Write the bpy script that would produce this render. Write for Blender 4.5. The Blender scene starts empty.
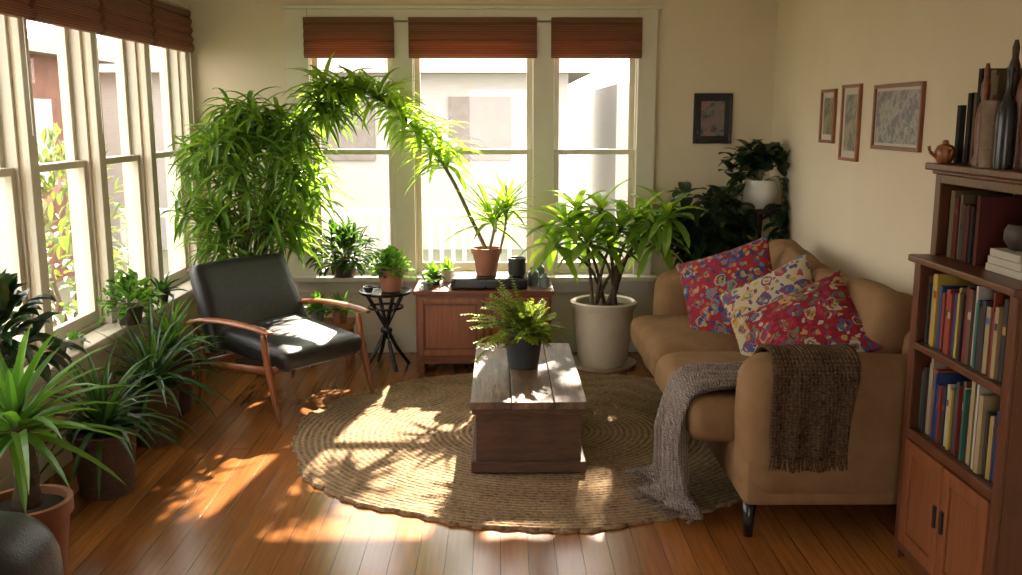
import bpy, bmesh, math, random
from mathutils import Vector, Matrix, noise
random.seed(7)
S=bpy.context.scene
COL=S.collection
R=random.random
def U(a,b): return a+(b-a)*random.random()
pi=math.pi
# ------------------------------------------------------------------ helpers
def empty(name,loc=(0,0,0),rot=0.0):
    o=bpy.data.objects.new(name,None); o.location=loc; o.rotation_euler=(0,0,rot)
    o.empty_display_size=0.1; COL.objects.link(o); return o
def obj(name,V,F,mat,parent=None,smooth=False,loc=(0,0,0),rot=(0,0,0),bevel=0,weld=False,solid=0,midx=None,recalc=True,subs=0):
    me=bpy.data.meshes.new(name); me.from_pydata([tuple(v) for v in V],[],F)
    mats=mat if isinstance(mat,(list,tuple)) else [mat]
    for m in mats: me.materials.append(m)
    if midx:
        for p,i in zip(me.polygons,midx): p.material_index=i
    if weld or recalc:
        bm=bmesh.new(); bm.from_mesh(me)
        if weld: bmesh.ops.remove_doubles(bm,verts=bm.verts,dist=1e-5)
        if recalc: bmesh.ops.recalc_face_normals(bm,faces=bm.faces)
        bm.to_mesh(me); bm.free()
    if smooth:
        for p in me.polygons: p.use_smooth=True
    o=bpy.data.objects.new(name,me); o.location=loc; o.rotation_euler=rot
    COL.objects.link(o)
    if parent: o.parent=parent
    if solid:
        s=o.modifiers.new('solid','SOLIDIFY'); s.thickness=solid; s.offset=0
    if subs:
        s=o.modifiers.new('sub','SUBSURF'); s.levels=subs; s.render_levels=subs
    if bevel:
        b=o.modifiers.new('bev','BEVEL'); b.width=bevel; b.segments=3; b.limit_method='ANGLE'; b.angle_limit=0.6
    return o
def box(V,F,x0,x1,y0,y1,z0,z1):
    b=len(V)
    V+= [(x0,y0,z0),(x1,y0,z0),(x1,y1,z0),(x0,y1,z0),(x0,y0,z1),(x1,y0,z1),(x1,y1,z1),(x0,y1,z1)]
    F+= [(b,b+3,b+2,b+1),(b+4,b+5,b+6,b+7),(b,b+1,b+5,b+4),(b+1,b+2,b+6,b+5),(b+2,b+3,b+7,b+6),(b+3,b,b+4,b+7)]
def boxes(name,L,mat,parent=None,bevel=0,**k):
    V=[];F=[]
    for b in L: box(V,F,*b)
    return obj(name,V,F,mat,parent,bevel=bevel,recalc=False,**k)
def rbox_geo(sx,sy,sz,r,n=12,bulge=(0,0,0)):
    V=[];F=[]
    h=(sx/2,sy/2,sz/2)
    t=[math.sin(pi/2*(-1+2*i/n)) for i in range(n+1)]
    for ax in range(3):
        for sg in (-1,1):
            b=len(V)
            a1,a2=(ax+1)%3,(ax+2)%3
            for i in range(n+1):
                for j in range(n+1):
                    p=[0,0,0]; p[ax]=sg*h[ax]; p[a1]=t[i]*h[a1]; p[a2]=t[j]*h[a2]
                    q=[max(-(h[k]-r),min(h[k]-r,p[k])) for k in range(3)]
                    d=Vector([p[k]-q[k] for k in range(3)])
                    if d.length>0: d.normalize()
                    w=[q[k]+d[k]*r for k in range(3)]
                    u=[w[k]/h[k] for k in range(3)]
                    for k in range(3):
                        k1,k2=(k+1)%3,(k+2)%3
                        w[k]+=bulge[k]*u[k]*max(0,1-u[k1]**2)*max(0,1-u[k2]**2)
                    V.append(tuple(w))
            for i in range(n):
                for j in range(n):
                    a=b+i*(n+1)+j
                    f=(a,a+n+1,a+n+2,a+1)
                    F.append(f if sg>0 else f[::-1])
    return V,F
def rbox(name,c,s,r,mat,parent=None,bulge=(0,0,0),rot=(0,0,0),n=12,wob=0,wf=5):
    V,F=rbox_geo(s[0],s[1],s[2],r,n,bulge)
    if wob:
        V=[tuple(Vector(v)+noise.noise_vector(Vector(v)*wf+Vector(c)*3)*wob) for v in V]
    return obj(name,V,F,mat,parent,smooth=True,loc=c,rot=rot,weld=True)
def lathe_geo(prof,n=32,c=(0,0,0)):
    V=[];F=[]
    for r,z in prof:
        for i in range(n):
            a=2*pi*i/n; V.append((c[0]+r*math.cos(a),c[1]+r*math.sin(a),c[2]+z))
    for k in range(len(prof)-1):
        for i in range(n):
            j=(i+1)%n; F.append((k*n+i,k*n+j,(k+1)*n+j,(k+1)*n+i))
    return V,F
def lathe(name,prof,mat,parent=None,c=(0,0,0),n=36,smooth=True):
    V,F=lathe_geo(prof,n,c)
    o=obj(name,V,F,mat,parent,smooth=smooth,weld=True)
    if smooth:
        o.modifiers.new('es','EDGE_SPLIT').split_angle=0.7
    return o
def tube(V,F,pts,rad,n=8,flat=1.0,cap=True):
    pts=[Vector(p) for p in pts]; b=len(V); m=len(pts)
    for k,p in enumerate(pts):
        d=(pts[min(k+1,m-1)]-pts[max(k-1,0)]).normalized()
        ref=Vector((0,0,1)) if abs(d.z)<0.9 else Vector((0,1,0))
        s=d.cross(ref).normalized(); u=s.cross(d)
        r=rad[k] if isinstance(rad,(list,tuple)) else rad
        for i in range(n):
            a=2*pi*i/n; V.append(tuple(p+s*(r*math.cos(a))+u*(r*flat*math.sin(a))))
    for k in range(m-1):
        for i in range(n):
            j=(i+1)%n; F.append((b+k*n+i,b+k*n+j,b+(k+1)*n+j,b+(k+1)*n+i))
    if cap:
        F.append(tuple(b+i for i in range(n))[::-1]); F.append(tuple(b+(m-1)*n+i for i in range(n)))
def smoothpts(P,k=6):
    P=[Vector(p) for p in P]; out=[]
    for i in range(len(P)-1):
        p0=P[max(i-1,0)];p1=P[i];p2=P[i+1];p3=P[min(i+2,len(P)-1)]
        for s in range(k):
            t=s/k
            out.append(0.5*((2*p1)+(p2-p0)*t+(2*p0-5*p1+4*p2-p3)*t*t+(-p0+3*p1-3*p2+p3)*t**3))
    out.append(P[-1]); return out
def leaf(V,F,base,d,L,W,droop,n=6,fold=0.25,shape=0):
    p=Vector(base); d=Vector(d).normalized(); b=len(V)
    for k in range(n+1):
        t=k/n
        if shape==0: w=W*(math.sin(pi*min(1,(0.12+0.88*t)))**0.8)*(1-0.25*t)
        elif shape==1: w=W*math.sin(pi*(0.06+0.94*t))**0.65
        else: w=W*(1-t)**0.6*(0.5+0.5*min(1,t*5))
        if k==n: w=W*0.02
        side=d.cross(Vector((0,0,1)))
        if side.length<1e-3: side=Vector((1,0,0))
        side.normalize(); nm=side.cross(d)
        V.append(tuple(p-side*w/2+nm*w*fold)); V.append(tuple(p)); V.append(tuple(p+side*w/2+nm*w*fold))
        p=p+d*(L/n)
        d=(d+Vector((0,0,-droop/n))).normalized()
    for k in range(n):
        a=b+3*k
        F.append((a,a+1,a+4,a+3)); F.append((a+1,a+2,a+5,a+4))
def dirv(az,el): return Vector((math.cos(az)*math.cos(el),math.sin(az)*math.cos(el),math.sin(el)))
def head(V,F,c,n,L,W,e0,e1,droop,shape=0,fold=.25,clamp=None):
    a0=U(0,6)
    for i in range(n):
        el=e0+(e1-e0)*((i+R()*.8)/n)
        d=dirv(a0+i*2.399+U(-.3,.3),el)
        leaf(V,F,Vector(c)+Vector((U(-.01,.01),U(-.01,.01),-0.03*(1-i/n))),d,L*U(.75,1.1),W*U(.8,1.1),droop*U(.6,1.3),shape=shape,fold=fold)
# ------------------------------------------------------------------ materials
def newmat(name):
    m=bpy.data.materials.new(name); m.use_nodes=True
    nt=m.node_tree; return m,nt,nt.nodes['Principled BSDF'],nt.nodes['Material Output']
def tc(nt,scale=(1,1,1),rot=(0,0,0),kind='Object'):
    t=nt.nodes.new('ShaderNodeTexCoord'); mp=nt.nodes.new('ShaderNodeMapping')
    mp.inputs['Scale'].default_value=scale; mp.inputs['Rotation'].default_value=rot
    nt.links.new(t.outputs[kind],mp.inputs[0]); return mp.outputs[0]
def ramp(nt,fac,stops,const=False):
    r=nt.nodes.new('ShaderNodeValToRGB'); cr=r.color_ramp
    if const: cr.interpolation='CONSTANT'
    while len(cr.elements)<len(stops): cr.elements.new(0.5)
    for e,(p,c) in zip(cr.elements,stops): e.position=p; e.color=(*c,1)
    nt.links.new(fac,r.inputs[0]); return r.outputs[0]
def bumpn(nt,b,h,strength,dist=0.01):
    n=nt.nodes.new('ShaderNodeBump'); n.inputs['Strength'].default_value=strength; n.inputs['Distance'].default_value=dist
    nt.links.new(h,n.inputs['Height']); nt.links.new(n.outputs[0],b.inputs['Normal'])
def noisen(nt,vec,scale,detail=4,rough=.6):
    n=nt.nodes.new('ShaderNodeTexNoise'); n.inputs['Scale'].default_value=scale; n.inputs['Detail'].default_value=detail
    n.inputs['Roughness'].default_value=rough
    nt.links.new(vec,n.inputs['Vector']); return n.outputs[0]
def mk(name,c1,c2=None,scale=8,rough=.5,bump=0,stretch=(1,1,1),metal=0,spec=.5,coat=0,bscale=None,bdist=.01):
    m,nt,b,o=newmat(name)
    c2=c2 or tuple(x*.8 for x in c1)
    v=tc(nt,stretch); n=noisen(nt,v,scale)
    nt.links.new(ramp(nt,n,[(.3,c1),(.7,c2)]),b.inputs['Base Color'])
    b.inputs['Roughness'].default_value=rough; b.inputs['Metallic'].default_value=metal
    b.inputs['Specular IOR Level'].default_value=spec; b.inputs['Coat Weight'].default_value=coat
    if bump:
        h=noisen(nt,v,bscale or scale*3); bumpn(nt,b,h,bump,bdist)
    return m
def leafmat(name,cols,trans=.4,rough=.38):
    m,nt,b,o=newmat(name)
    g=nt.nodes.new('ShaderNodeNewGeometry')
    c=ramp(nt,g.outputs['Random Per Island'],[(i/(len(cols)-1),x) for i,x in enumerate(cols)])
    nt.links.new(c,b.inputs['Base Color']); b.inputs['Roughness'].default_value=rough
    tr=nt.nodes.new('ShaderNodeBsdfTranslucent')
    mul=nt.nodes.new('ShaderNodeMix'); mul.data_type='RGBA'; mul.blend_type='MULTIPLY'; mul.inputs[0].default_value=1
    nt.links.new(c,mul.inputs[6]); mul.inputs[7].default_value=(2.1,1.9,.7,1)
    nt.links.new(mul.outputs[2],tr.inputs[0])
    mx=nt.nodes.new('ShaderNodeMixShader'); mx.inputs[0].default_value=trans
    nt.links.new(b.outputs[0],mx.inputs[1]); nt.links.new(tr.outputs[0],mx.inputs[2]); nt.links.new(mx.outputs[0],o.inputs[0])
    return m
def palette(name,cols,rough=.6,spec=.5):
    m,nt,b,o=newmat(name)
    g=nt.nodes.new('ShaderNodeNewGeometry')
    c=ramp(nt,g.outputs['Random Per Island'],[(i/len(cols),x) for i,x in enumerate(cols)],True)
    nt.links.new(c,b.inputs['Base Color']); b.inputs['Roughness'].default_value=rough; b.inputs['Specular IOR Level'].default_value=spec
    return m
def knit(name,c1,c2,s=34):
    m,nt,b,o=newmat(name)
    v=tc(nt)
    ws=[]
    for d,k in (('Z',1.0),('X',.8)):
        w=nt.nodes.new('ShaderNodeTexWave'); w.bands_direction=d; w.inputs['Scale'].default_value=s*k; w.inputs['Distortion'].default_value=2.5; w.inputs['Detail Scale'].default_value=3
        nt.links.new(v,w.inputs[0]); ws.append(w.outputs[1])
    a=nt.nodes.new('ShaderNodeMath'); a.operation='MULTIPLY'; nt.links.new(ws[0],a.inputs[0]); nt.links.new(ws[1],a.inputs[1])
    a2=nt.nodes.new('ShaderNodeMath'); a2.operation='ADD'; nt.links.new(a.outputs[0],a2.inputs[0]); 
    n=noisen(nt,v,60,3); nt.links.new(n,a2.inputs[1])
    nt.links.new(ramp(nt,a2.outputs[0],[(.35,c2),(1.0,c1)]),b.inputs['Base Color'])
    b.inputs['Roughness'].default_value=1; b.inputs['Specular IOR Level'].default_value=.08
    bumpn(nt,b,a2.outputs[0],1,.012); return m
M={}
M['wall']=mk('wall_paint',(.64,.54,.385),(.60,.505,.355),3,.85,.06,bscale=60)
M['ceil']=mk('ceiling_paint',(.75,.71,.60),(.72,.68,.57),3,.9)
M['trim']=mk('trim_paint',(.60,.55,.43),(.56,.51,.39),6,.4,.03)
M['wood']=mk('cabinet_wood',(.19,.058,.020),(.11,.030,.011),6,.35,.12,(1,6,14))
M['cherry']=mk('cherry_wood',(.15,.050,.020),(.085,.028,.012),5,.36,.1,(10,10,1))
M['doorwood']=mk('door_wood',(.27,.090,.030),(.17,.052,.017),5,.36,.1,(10,10,1))
M['darkwood']=mk('dark_wood',(.05,.022,.012),(.026,.012,.007),6,.4,.1,(8,8,1))
M['teak']=mk('teak',(.30,.10,.032),(.20,.06,.02),7,.35,.05,(2,8,2))
M['trunkbody']=mk('trunk_body_wood',(.11,.046,.019),(.045,.018,.008),5,.6,.6,(1.5,8,9))
def lid_mat():
    m,nt,b,o=newmat('trunk_lid_wood')
    v=tc(nt,(7,1.1,3)); n=noisen(nt,v,4,6,.65); v2=tc(nt); n2=noisen(nt,v2,7,4,.6)
    c=ramp(nt,n,[(.3,(.06,.028,.013)),(.5,(.16,.085,.042)),(.72,(.27,.165,.095))])
    c2=ramp(nt,n2,[(.35,(.55,.52,.5)),(.65,(1.1,1.1,1.1))])
    x=nt.nodes.new('ShaderNodeMix'); x.data_type='RGBA'; x.blend_type='MULTIPLY'; x.inputs[0].default_value=.9
    nt.links.new(c,x.inputs[6]); nt.links.new(c2,x.inputs[7]); nt.links.new(x.outputs[2],b.inputs['Base Color'])
    rr=nt.nodes.new('ShaderNodeMapRange'); rr.inputs[3].default_value=.38; rr.inputs[4].default_value=.7; nt.links.new(n2,rr.inputs[0]); nt.links.new(rr.outputs[0],b.inputs['Roughness'])
    bumpn(nt,b,n,.6,.01); return m
M['trunklid']=lid_mat()
M['leather']=mk('black_leather',(.012,.012,.014),(.022,.021,.023),30,.33,.25,bscale=140)
M['sofa']=mk('sofa_fabric',(.27,.155,.074),(.215,.120,.055),9,.95,.35,bscale=220,spec=.12)
M['terra']=mk('terracotta',(.36,.15,.08),(.28,.11,.06),9,.8,.1)
M['cream']=mk('cream_ceramic',(.50,.42,.30),(.42,.35,.25),6,.5,.05)
M['white']=mk('white_ceramic',(.70,.68,.63),(.65,.63,.57),6,.3)
M['charcoal']=mk('charcoal_zinc',(.035,.04,.04),(.022,.026,.027),12,.5,.1)
M['darkpot']=mk('dark_pot',(.06,.035,.022),(.035,.022,.015),12,.55,.2)
M['basket']=mk('woven_basket',(.10,.05,.026),(.05,.025,.014),30,.8,.9,(1,1,3))
M['soil']=mk('soil',(.035,.022,.014),(.02,.013,.009),40,.95,.8)
M['black']=mk('black_lacquer',(.012,.012,.013),(.02,.02,.02),12,.25)
M['brass']=mk('aged_brass',(.12,.08,.04),(.06,.04,.02),12,.4,metal=.9)
M['bark']=mk('bark',(.13,.085,.05),(.07,.045,.028),20,.9,.9,(1,1,3))
M['bamboo']=mk('bamboo_cane',(.22,.15,.085),(.14,.09,.05),14,.6,.3)
M['stem']=mk('green_stem',(.12,.14,.04),(.16,.12,.05),20,.6,.2)
M['paper']=mk('paper',(.50,.45,.35),(.45,.40,.31),12,.8)
M['glassy']=mk('jar_glass',(.20,.25,.23),(.16,.2,.18),5,.08)
M['siding']=mk('house_siding',(.36,.34,.32),(.30,.29,.275),3,.8,.3,(1,1,20))
M['roofm']=mk('roof_shingle',(.20,.175,.16),(.155,.135,.12),8,.9,.5)
M['brickout']=mk('brick_wall',(.17,.075,.05),(.115,.05,.035),6,.9,.4)
M['fence']=mk('fence_paint',(.40,.38,.35),(.34,.32,.30),6,.7)
M['grass']=mk('grass',(.12,.13,.07),(.15,.14,.09),3,.95)
M['knitgray']=knit('gray_knit',(.40,.32,.28),(.18,.14,.12))
M['knitbrown']=knit('brown_knit',(.17,.105,.062),(.06,.034,.02),26)
M['palmL']=leafmat('palm_leaf',[(.050,.12,.018),(.09,.19,.028),(.14,.25,.040),(.07,.15,.02)],.5)
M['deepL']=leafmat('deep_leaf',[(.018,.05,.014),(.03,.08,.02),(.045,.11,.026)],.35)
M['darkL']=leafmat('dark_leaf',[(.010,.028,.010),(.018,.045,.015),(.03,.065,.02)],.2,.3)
M['limeL']=leafmat('lime_leaf',[(.13,.21,.02),(.19,.28,.03),(.26,.32,.04)],.4)
M['midL']=leafmat('mid_leaf',[(.05,.14,.025),(.08,.20,.035),(.13,.26,.045)],.45)
M['brightL']=leafmat('bright_leaf',[(.11,.21,.03),(.16,.29,.04),(.23,.36,.06)],.5)
M['outL']=leafmat('outdoor_leaf',[(.07,.11,.04),(.10,.14,.05),(.09,.09,.045)],.3)
M['book']=palette('book_covers',[(.40,.36,.28),(.16,.02,.02),(.025,.05,.14),(.32,.24,.12),(.025,.025,.025),(.26,.04,.02),(.46,.43,.36),(.03,.11,.08),(.18,.09,.04),(.05,.10,.24),(.30,.24,.16),(.12,.06,.035),(.04,.03,.03),(.42,.29,.05)],.6,.3)
M['oldbook']=palette('old_book_covers',[(.05,.028,.02),(.09,.022,.018),(.06,.045,.03),(.025,.022,.02),(.11,.05,.025),(.14,.10,.055)],.8,.12)
def floor_mat():
    m,nt,b,o=newmat('floor_boards')
    v=tc(nt,(1,1,1),(0,0,pi/2))
    br=nt.nodes.new('ShaderNodeTexBrick'); nt.links.new(v,br.inputs['Vector'])
    br.inputs['Scale'].default_value=1; br.inputs['Brick Width'].default_value=2.3; br.inputs['Row Height'].default_value=.105
    br.inputs['Mortar Size'].default_value=.0016; br.inputs['Mortar Smooth'].default_value=.3; br.offset=.37
    br.inputs['Color1'].default_value=(.40,.160,.042,1); br.inputs['Color2'].default_value=(.24,.084,.022,1); br.inputs['Mortar'].default_value=(.045,.016,.008,1)
    v2=tc(nt,(18,.9,1)); g=noisen(nt,v2,3,6,.6)
    gc=ramp(nt,g,[(.3,(.66,.62,.58)),(.7,(1.1,1.08,1.05))])
    v3=tc(nt,(1,1,1)); g3=noisen(nt,v3,1.3,3,.5); gc3=ramp(nt,g3,[(.3,(.75,.72,.7)),(.7,(1.1,1.08,1.05))])
    mx=nt.nodes.new('ShaderNodeMix'); mx.data_type='RGBA'; mx.blend_type='MULTIPLY'; mx.inputs[0].default_value=.9
    nt.links.new(br.outputs['Color'],mx.inputs[6]); nt.links.new(gc,mx.inputs[7])
    mx2=nt.nodes.new('ShaderNodeMix'); mx2.data_type='RGBA'; mx2.blend_type='MULTIPLY'; mx2.inputs[0].default_value=.9
    nt.links.new(mx.outputs[2],mx2.inputs[6]); nt.links.new(gc3,mx2.inputs[7]); nt.links.new(mx2.outputs[2],b.inputs['Base Color'])
    rr=nt.nodes.new('ShaderNodeMapRange'); rr.inputs[3].default_value=.13; rr.inputs[4].default_value=.28
    nt.links.new(g,rr.inputs[0]); nt.links.new(rr.outputs[0],b.inputs['Roughness'])
    inv=nt.nodes.new('ShaderNodeMath'); inv.operation='SUBTRACT'; inv.inputs[0].default_value=1; nt.links.new(br.outputs['Fac'],inv.inputs[1])
    bumpn(nt,b,inv.outputs[0],.5,.002)
    return m
M['floor']=floor_mat()
def rug_mat():
    m,nt,b,o=newmat('braided_jute')
    v=tc(nt)
    w=nt.nodes.new('ShaderNodeTexWave'); w.wave_type='RINGS'; w.rings_direction='Z'; w.inputs['Scale'].default_value=10
    w.inputs['Distortion'].default_value=1.4; w.inputs['Detail'].default_value=3; w.inputs['Detail Scale'].default_value=12; nt.links.new(v,w.inputs[0])
    n=noisen(nt,v,48,4); n2=noisen(nt,v,2.5,4)
    a=nt.nodes.new('ShaderNodeMath'); a.operation='MULTIPLY_ADD'; a.inputs[1].default_value=.28; nt.links.new(w.outputs[1],a.inputs[0]); nt.links.new(n,a.inputs[2])
    c=ramp(nt,a.outputs[0],[(.36,(.13,.078,.040)),(.60,(.29,.195,.112)),(.90,(.41,.295,.178))])
    c2=ramp(nt,n2,[(.3,(.72,.70,.68)),(.7,(1.05,1.03,1))])
    mx=nt.nodes.new('ShaderNodeMix'); mx.data_type='RGBA'; mx.blend_type='MULTIPLY'; mx.inputs[0].default_value=.9
    nt.links.new(c,mx.inputs[6]); nt.links.new(c2,mx.inputs[7]); nt.links.new(mx.outputs[2],b.inputs['Base Color'])
    b.inputs['Roughness'].default_value=1; b.inputs['Specular IOR Level'].default_value=.1
    bumpn(nt,b,a.outputs[0],1,.016); return m
M['rug']=rug_mat()
def floral(name,base,cols,scale=14):
    m,nt,b,o=newmat(name)
    def vor(vec,sc):
        vo=nt.nodes.new('ShaderNodeTexVoronoi'); vo.voronoi_dimensions='2D'; vo.inputs['Scale'].default_value=sc; nt.links.new(vec,vo.inputs['Vector'])
        s=nt.nodes.new('ShaderNodeSeparateColor'); nt.links.new(vo.outputs['Color'],s.inputs[0]); return vo,s
    def mixc(f,a,bb):
        x=nt.nodes.new('ShaderNodeMix'); x.data_type='RGBA'; nt.links.new(f,x.inputs[0])
        for inp,val in ((6,a),(7,bb)):
            if isinstance(val,tuple): x.inputs[inp].default_value=(*val,1)
            else: nt.links.new(val,x.inputs[inp])
        return x.outputs[2]
    v=tc(nt); d=nt.nodes.new('ShaderNodeVectorMath'); d.operation='ADD'
    nz=nt.nodes.new('ShaderNodeTexNoise'); nz.inputs['Scale'].default_value=30; nt.links.new(v,nz.inputs['Vector'])
    s=nt.nodes.new('ShaderNodeVectorMath'); s.operation='SCALE'; s.inputs['Scale'].default_value=.045
    nt.links.new(nz.outputs['Color'],s.inputs[0]); nt.links.new(v,d.inputs[0]); nt.links.new(s.outputs[0],d.inputs[1])
    big,bs=vor(d.outputs[0],scale); sm,ss=vor(d.outputs[0],scale*2.7)
    P=[(i/len(cols),x) for i,x in enumerate(cols)]; Q=[(i/len(cols),x) for i,x in enumerate(cols[::-1])]
    petal=ramp(nt,bs.outputs[0],P,True); dot=ramp(nt,bs.outputs[2],P,True); sprig=ramp(nt,ss.outputs[0],Q,True)
    W=(1,1,1);K=(0,0,0)
    bg_=mixc(ramp(nt,sm.outputs['Distance'],[(0,W),(.36,K)],True),base,sprig)
    c=mixc(ramp(nt,big.outputs['Distance'],[(0,W),(.36,K)],True),bg_,petal)
    c=mixc(ramp(nt,big.outputs['Distance'],[(0,W),(.25,K)],True),c,sprig)
    c=mixc(ramp(nt,big.outputs['Distance'],[(0,W),(.12,K)],True),c,dot)
    nt.links.new(c,b.inputs['Base Color']); b.inputs['Roughness'].default_value=.9; b.inputs['Specular IOR Level'].default_value=.2
    return m
M['pilA']=floral('floral_red',(.25,.022,.03),[(.04,.09,.20),(.34,.24,.13),(.28,.03,.03),(.10,.17,.20),(.03,.045,.12),(.34,.10,.06),(.32,.20,.05),(.22,.02,.05)],12)
M['pilB']=floral('floral_cream',(.42,.34,.21),[(.28,.05,.05),(.05,.08,.20),(.38,.24,.05),(.40,.32,.20),(.14,.05,.12),(.32,.13,.05),(.09,.15,.18),(.42,.34,.21)],12)
M['pilC']=floral('floral_crimson',(.20,.014,.022),[(.36,.30,.22),(.06,.07,.16),(.28,.03,.05),(.10,.13,.07),(.26,.02,.03),(.14,.012,.03),(.36,.22,.08)],13)
def blind_mat():
    m,nt,b,o=newmat('bamboo_blind')
    v=tc(nt); w=nt.nodes.new('ShaderNodeTexWave'); w.bands_direction='Z'; w.inputs['Scale'].default_value=28; w.inputs['Distortion'].default_value=.6
    nt.links.new(v,w.inputs[0])
    nt.links.new(ramp(nt,w.outputs[1],[(0,(.12,.042,.022)),(1,(.34,.145,.08))]),b.inputs['Base Color']); b.inputs['Roughness'].default_value=.6
    bumpn(nt,b,w.outputs[1],.8,.004)
    tr=nt.nodes.new('ShaderNodeBsdfTranslucent'); tr.inputs[0].default_value=(.30,.11,.055,1)
    mx=nt.nodes.new('ShaderNodeMixShader'); mx.inputs[0].default_value=.32
    nt.links.new(b.outputs[0],mx.inputs[1]); nt.links.new(tr.outputs[0],mx.inputs[2]); nt.links.new(mx.outputs[0],o.inputs[0])
    return m
M['blind']=blind_mat()
def pane_mat():
    m,nt,b,o=newmat('window_glass')
    t=nt.nodes.new('ShaderNodeBsdfTransparent'); g=nt.nodes.new('ShaderNodeBsdfGlossy'); g.inputs['Roughness'].default_value=.02
    mx=nt.nodes.new('ShaderNodeMixShader'); mx.inputs[0].default_value=.05
    nt.links.new(t.outputs[0],mx.inputs[1]); nt.links.new(g.outputs[0],mx.inputs[2]); nt.links.new(mx.outputs[0],o.inputs[0]); return m
M['pane']=pane_mat()
def art(name,cols,scale):
    m,nt,b,o=newmat(name); v=tc(nt); n=noisen(nt,v,scale,5,.7)
    nt.links.new(ramp(nt,n,[(.3+.4*i/(len(cols)-1),c) for i,c in enumerate(cols)]),b.inputs['Base Color']); b.inputs['Roughness'].default_value=.35
    return m
# ------------------------------------------------------------------ room shell
XL,XR,YB,YF,ZC=-2.11,1.87,6.60,-.9,2.62
boxes('floor',[(XL-.15,XR+.15,YF-.15,YB+.15,-.12,0)],M['floor'])
boxes('ceiling',[(XL-.15,XR+.15,YF-.15,YB+.15,ZC,ZC+.1)],M['ceil'])
boxes('wall_right',[(XR,XR+.15,YF,YB+.15,0,ZC)],M['wall'])
ZS,ZT=.56,2.28
bw=[(-1.30,-.717),(-.60,.239),(.355,.945)]
L=[(XL-.15,XR,YB,YB+.15,0,ZS),(XL-.15,XR,YB,YB+.15,ZT,ZC)]
xs=[XL-.15]+[a for w in bw for a in w]+[XR]
for i in range(0,len(xs),2): L.append((xs[i],xs[i+1],YB,YB+.15,ZS,ZT))
boxes('wall_back',L,M['wall'])
lw=[(5.82,6.49),(5.08,5.75),(4.34,5.01),(3.60,4.27),(2.86,3.53),(2.12,2.79)]
L=[(XL-.15,XL,YF,YB,0,ZS),(XL-.15,XL,YF,YB,ZT,ZC)]
ys=[YB]+[v for w in lw for v in (w[1],w[0])]+[YF]
for i in range(0,len(ys),2): L.append((XL-.15,XL,ys[i+1],ys[i],ZS,ZT))
boxes('wall_left',L,M['wall'])
boxes('wall_front',[(XL,-.45,YF-.15,YF,0,ZC),(.45,XR,YF-.15,YF,0,ZC),(-.45,.45,YF-.15,YF,2.05,ZC)],M['wall'])
boxes('baseboard_back',[(XL,XR,YB-.02,YB,0,.14)],M['trim'],bevel=.005)
boxes('baseboard_left',[(XL,XL+.02,YF,YB-.02,0,.14)],M['trim'],bevel=.005)
boxes('baseboard_right',[(XR-.02,XR,YF,YB-.02,0,.14)],M['trim'],bevel=.005)
T=[(-1.435,-1.285,YB-.03,YB,ZS-.05,2.36),(-.73,-.588,YB-.03,YB,ZS-.02,ZT+.01),(.227,.367,YB-.03,YB,ZS-.02,ZT+.01),(.935,1.06,YB-.03,YB,ZS-.05,2.36),
   (-1.285,.935,YB-.03,YB,2.27,2.36),(-1.46,1.085,YB-.04,YB,2.36,2.385)]
boxes('trim_1',T,M['trim'],bevel=.004)
boxes('windowsill_back',[(-1.48,1.10,YB-.12,YB+.02,ZS-.035,ZS),(-1.42,1.04,YB-.022,YB,ZS-.13,ZS-.035)],M['trim'],bevel=.006)
T=[(XL,XL+.03,6.485,6.56,ZS,2.36)]
for (a0,a1),(b0,b1) in zip(lw[:-1],lw[1:]): T.append((XL,XL+.03,b1-.005,a0+.005,ZS,ZT))
T+= [(XL,XL+.03,2.02,2.125,ZS,2.36),(XL,XL+.03,2.125,6.485,ZT-.01,2.36),(XL,XL+.04,2.0,6.58,2.36,2.385)]
boxes('trim_2',T,M['trim'],bevel=.004)
boxes('windowsill_left',[(XL-.02,XL+.13,1.98,6.585,ZS-.035,ZS),(XL,XL+.022,2.02,6.57,ZS-.13,ZS-.035)],M['trim'],bevel=.006)
def window(n,w,h,loc,rot):
    e=empty('window_%d'%n,loc,rot); f=.035; L=[]
    def frame(x0,x1,z0,z1,y,s,bt,tp):
        return [(x0,x0+s,y,y+.035,z0,z1),(x1-s,x1,y,y+.035,z0,z1),(x0+s,x1-s,y,y+.035,z0,z0+bt),(x0+s,x1-s,y,y+.035,z1-tp,z1)]
    L+= [(0,.018,.02,.13,0,h),(w-.018,w,.02,.13,0,h),(.018,w-.018,.02,.13,0,.02),(.018,w-.018,.02,.13,h-.02,h)]
    zm=.85
    boxes('jamb',L,M['trim'],e,bevel=.003)
    boxes('sash_lower',frame(.018,w-.018,.02,zm+.02,.035,f,.06,.035),M['trim'],e,bevel=.003)
    boxes('sash_upper',frame(.018,w-.018,zm-.015,h-.02,.078,f,.035,.04),M['trim'],e,bevel=.003)
    V=[(.05,.053,.07),(w-.05,.053,.07),(w-.05,.053,zm-.01),(.05,.053,zm-.01)]
    V2=[(.05,.096,zm+.015),(w-.05,.096,zm+.015),(w-.05,.096,h-.055),(.05,.096,h-.055)]
    obj('glass',V+V2,[(0,1,2,3),(4,5,6,7)],M['pane'],e,recalc=False)
    return e
n=1
for a,b in bw: window(n,b-a,ZT-ZS,(a,YB,ZS),0); n+=1
for a,b in lw: window(n,b-a,ZT-ZS,(XL,a,ZS),pi/2); n+=1
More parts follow.
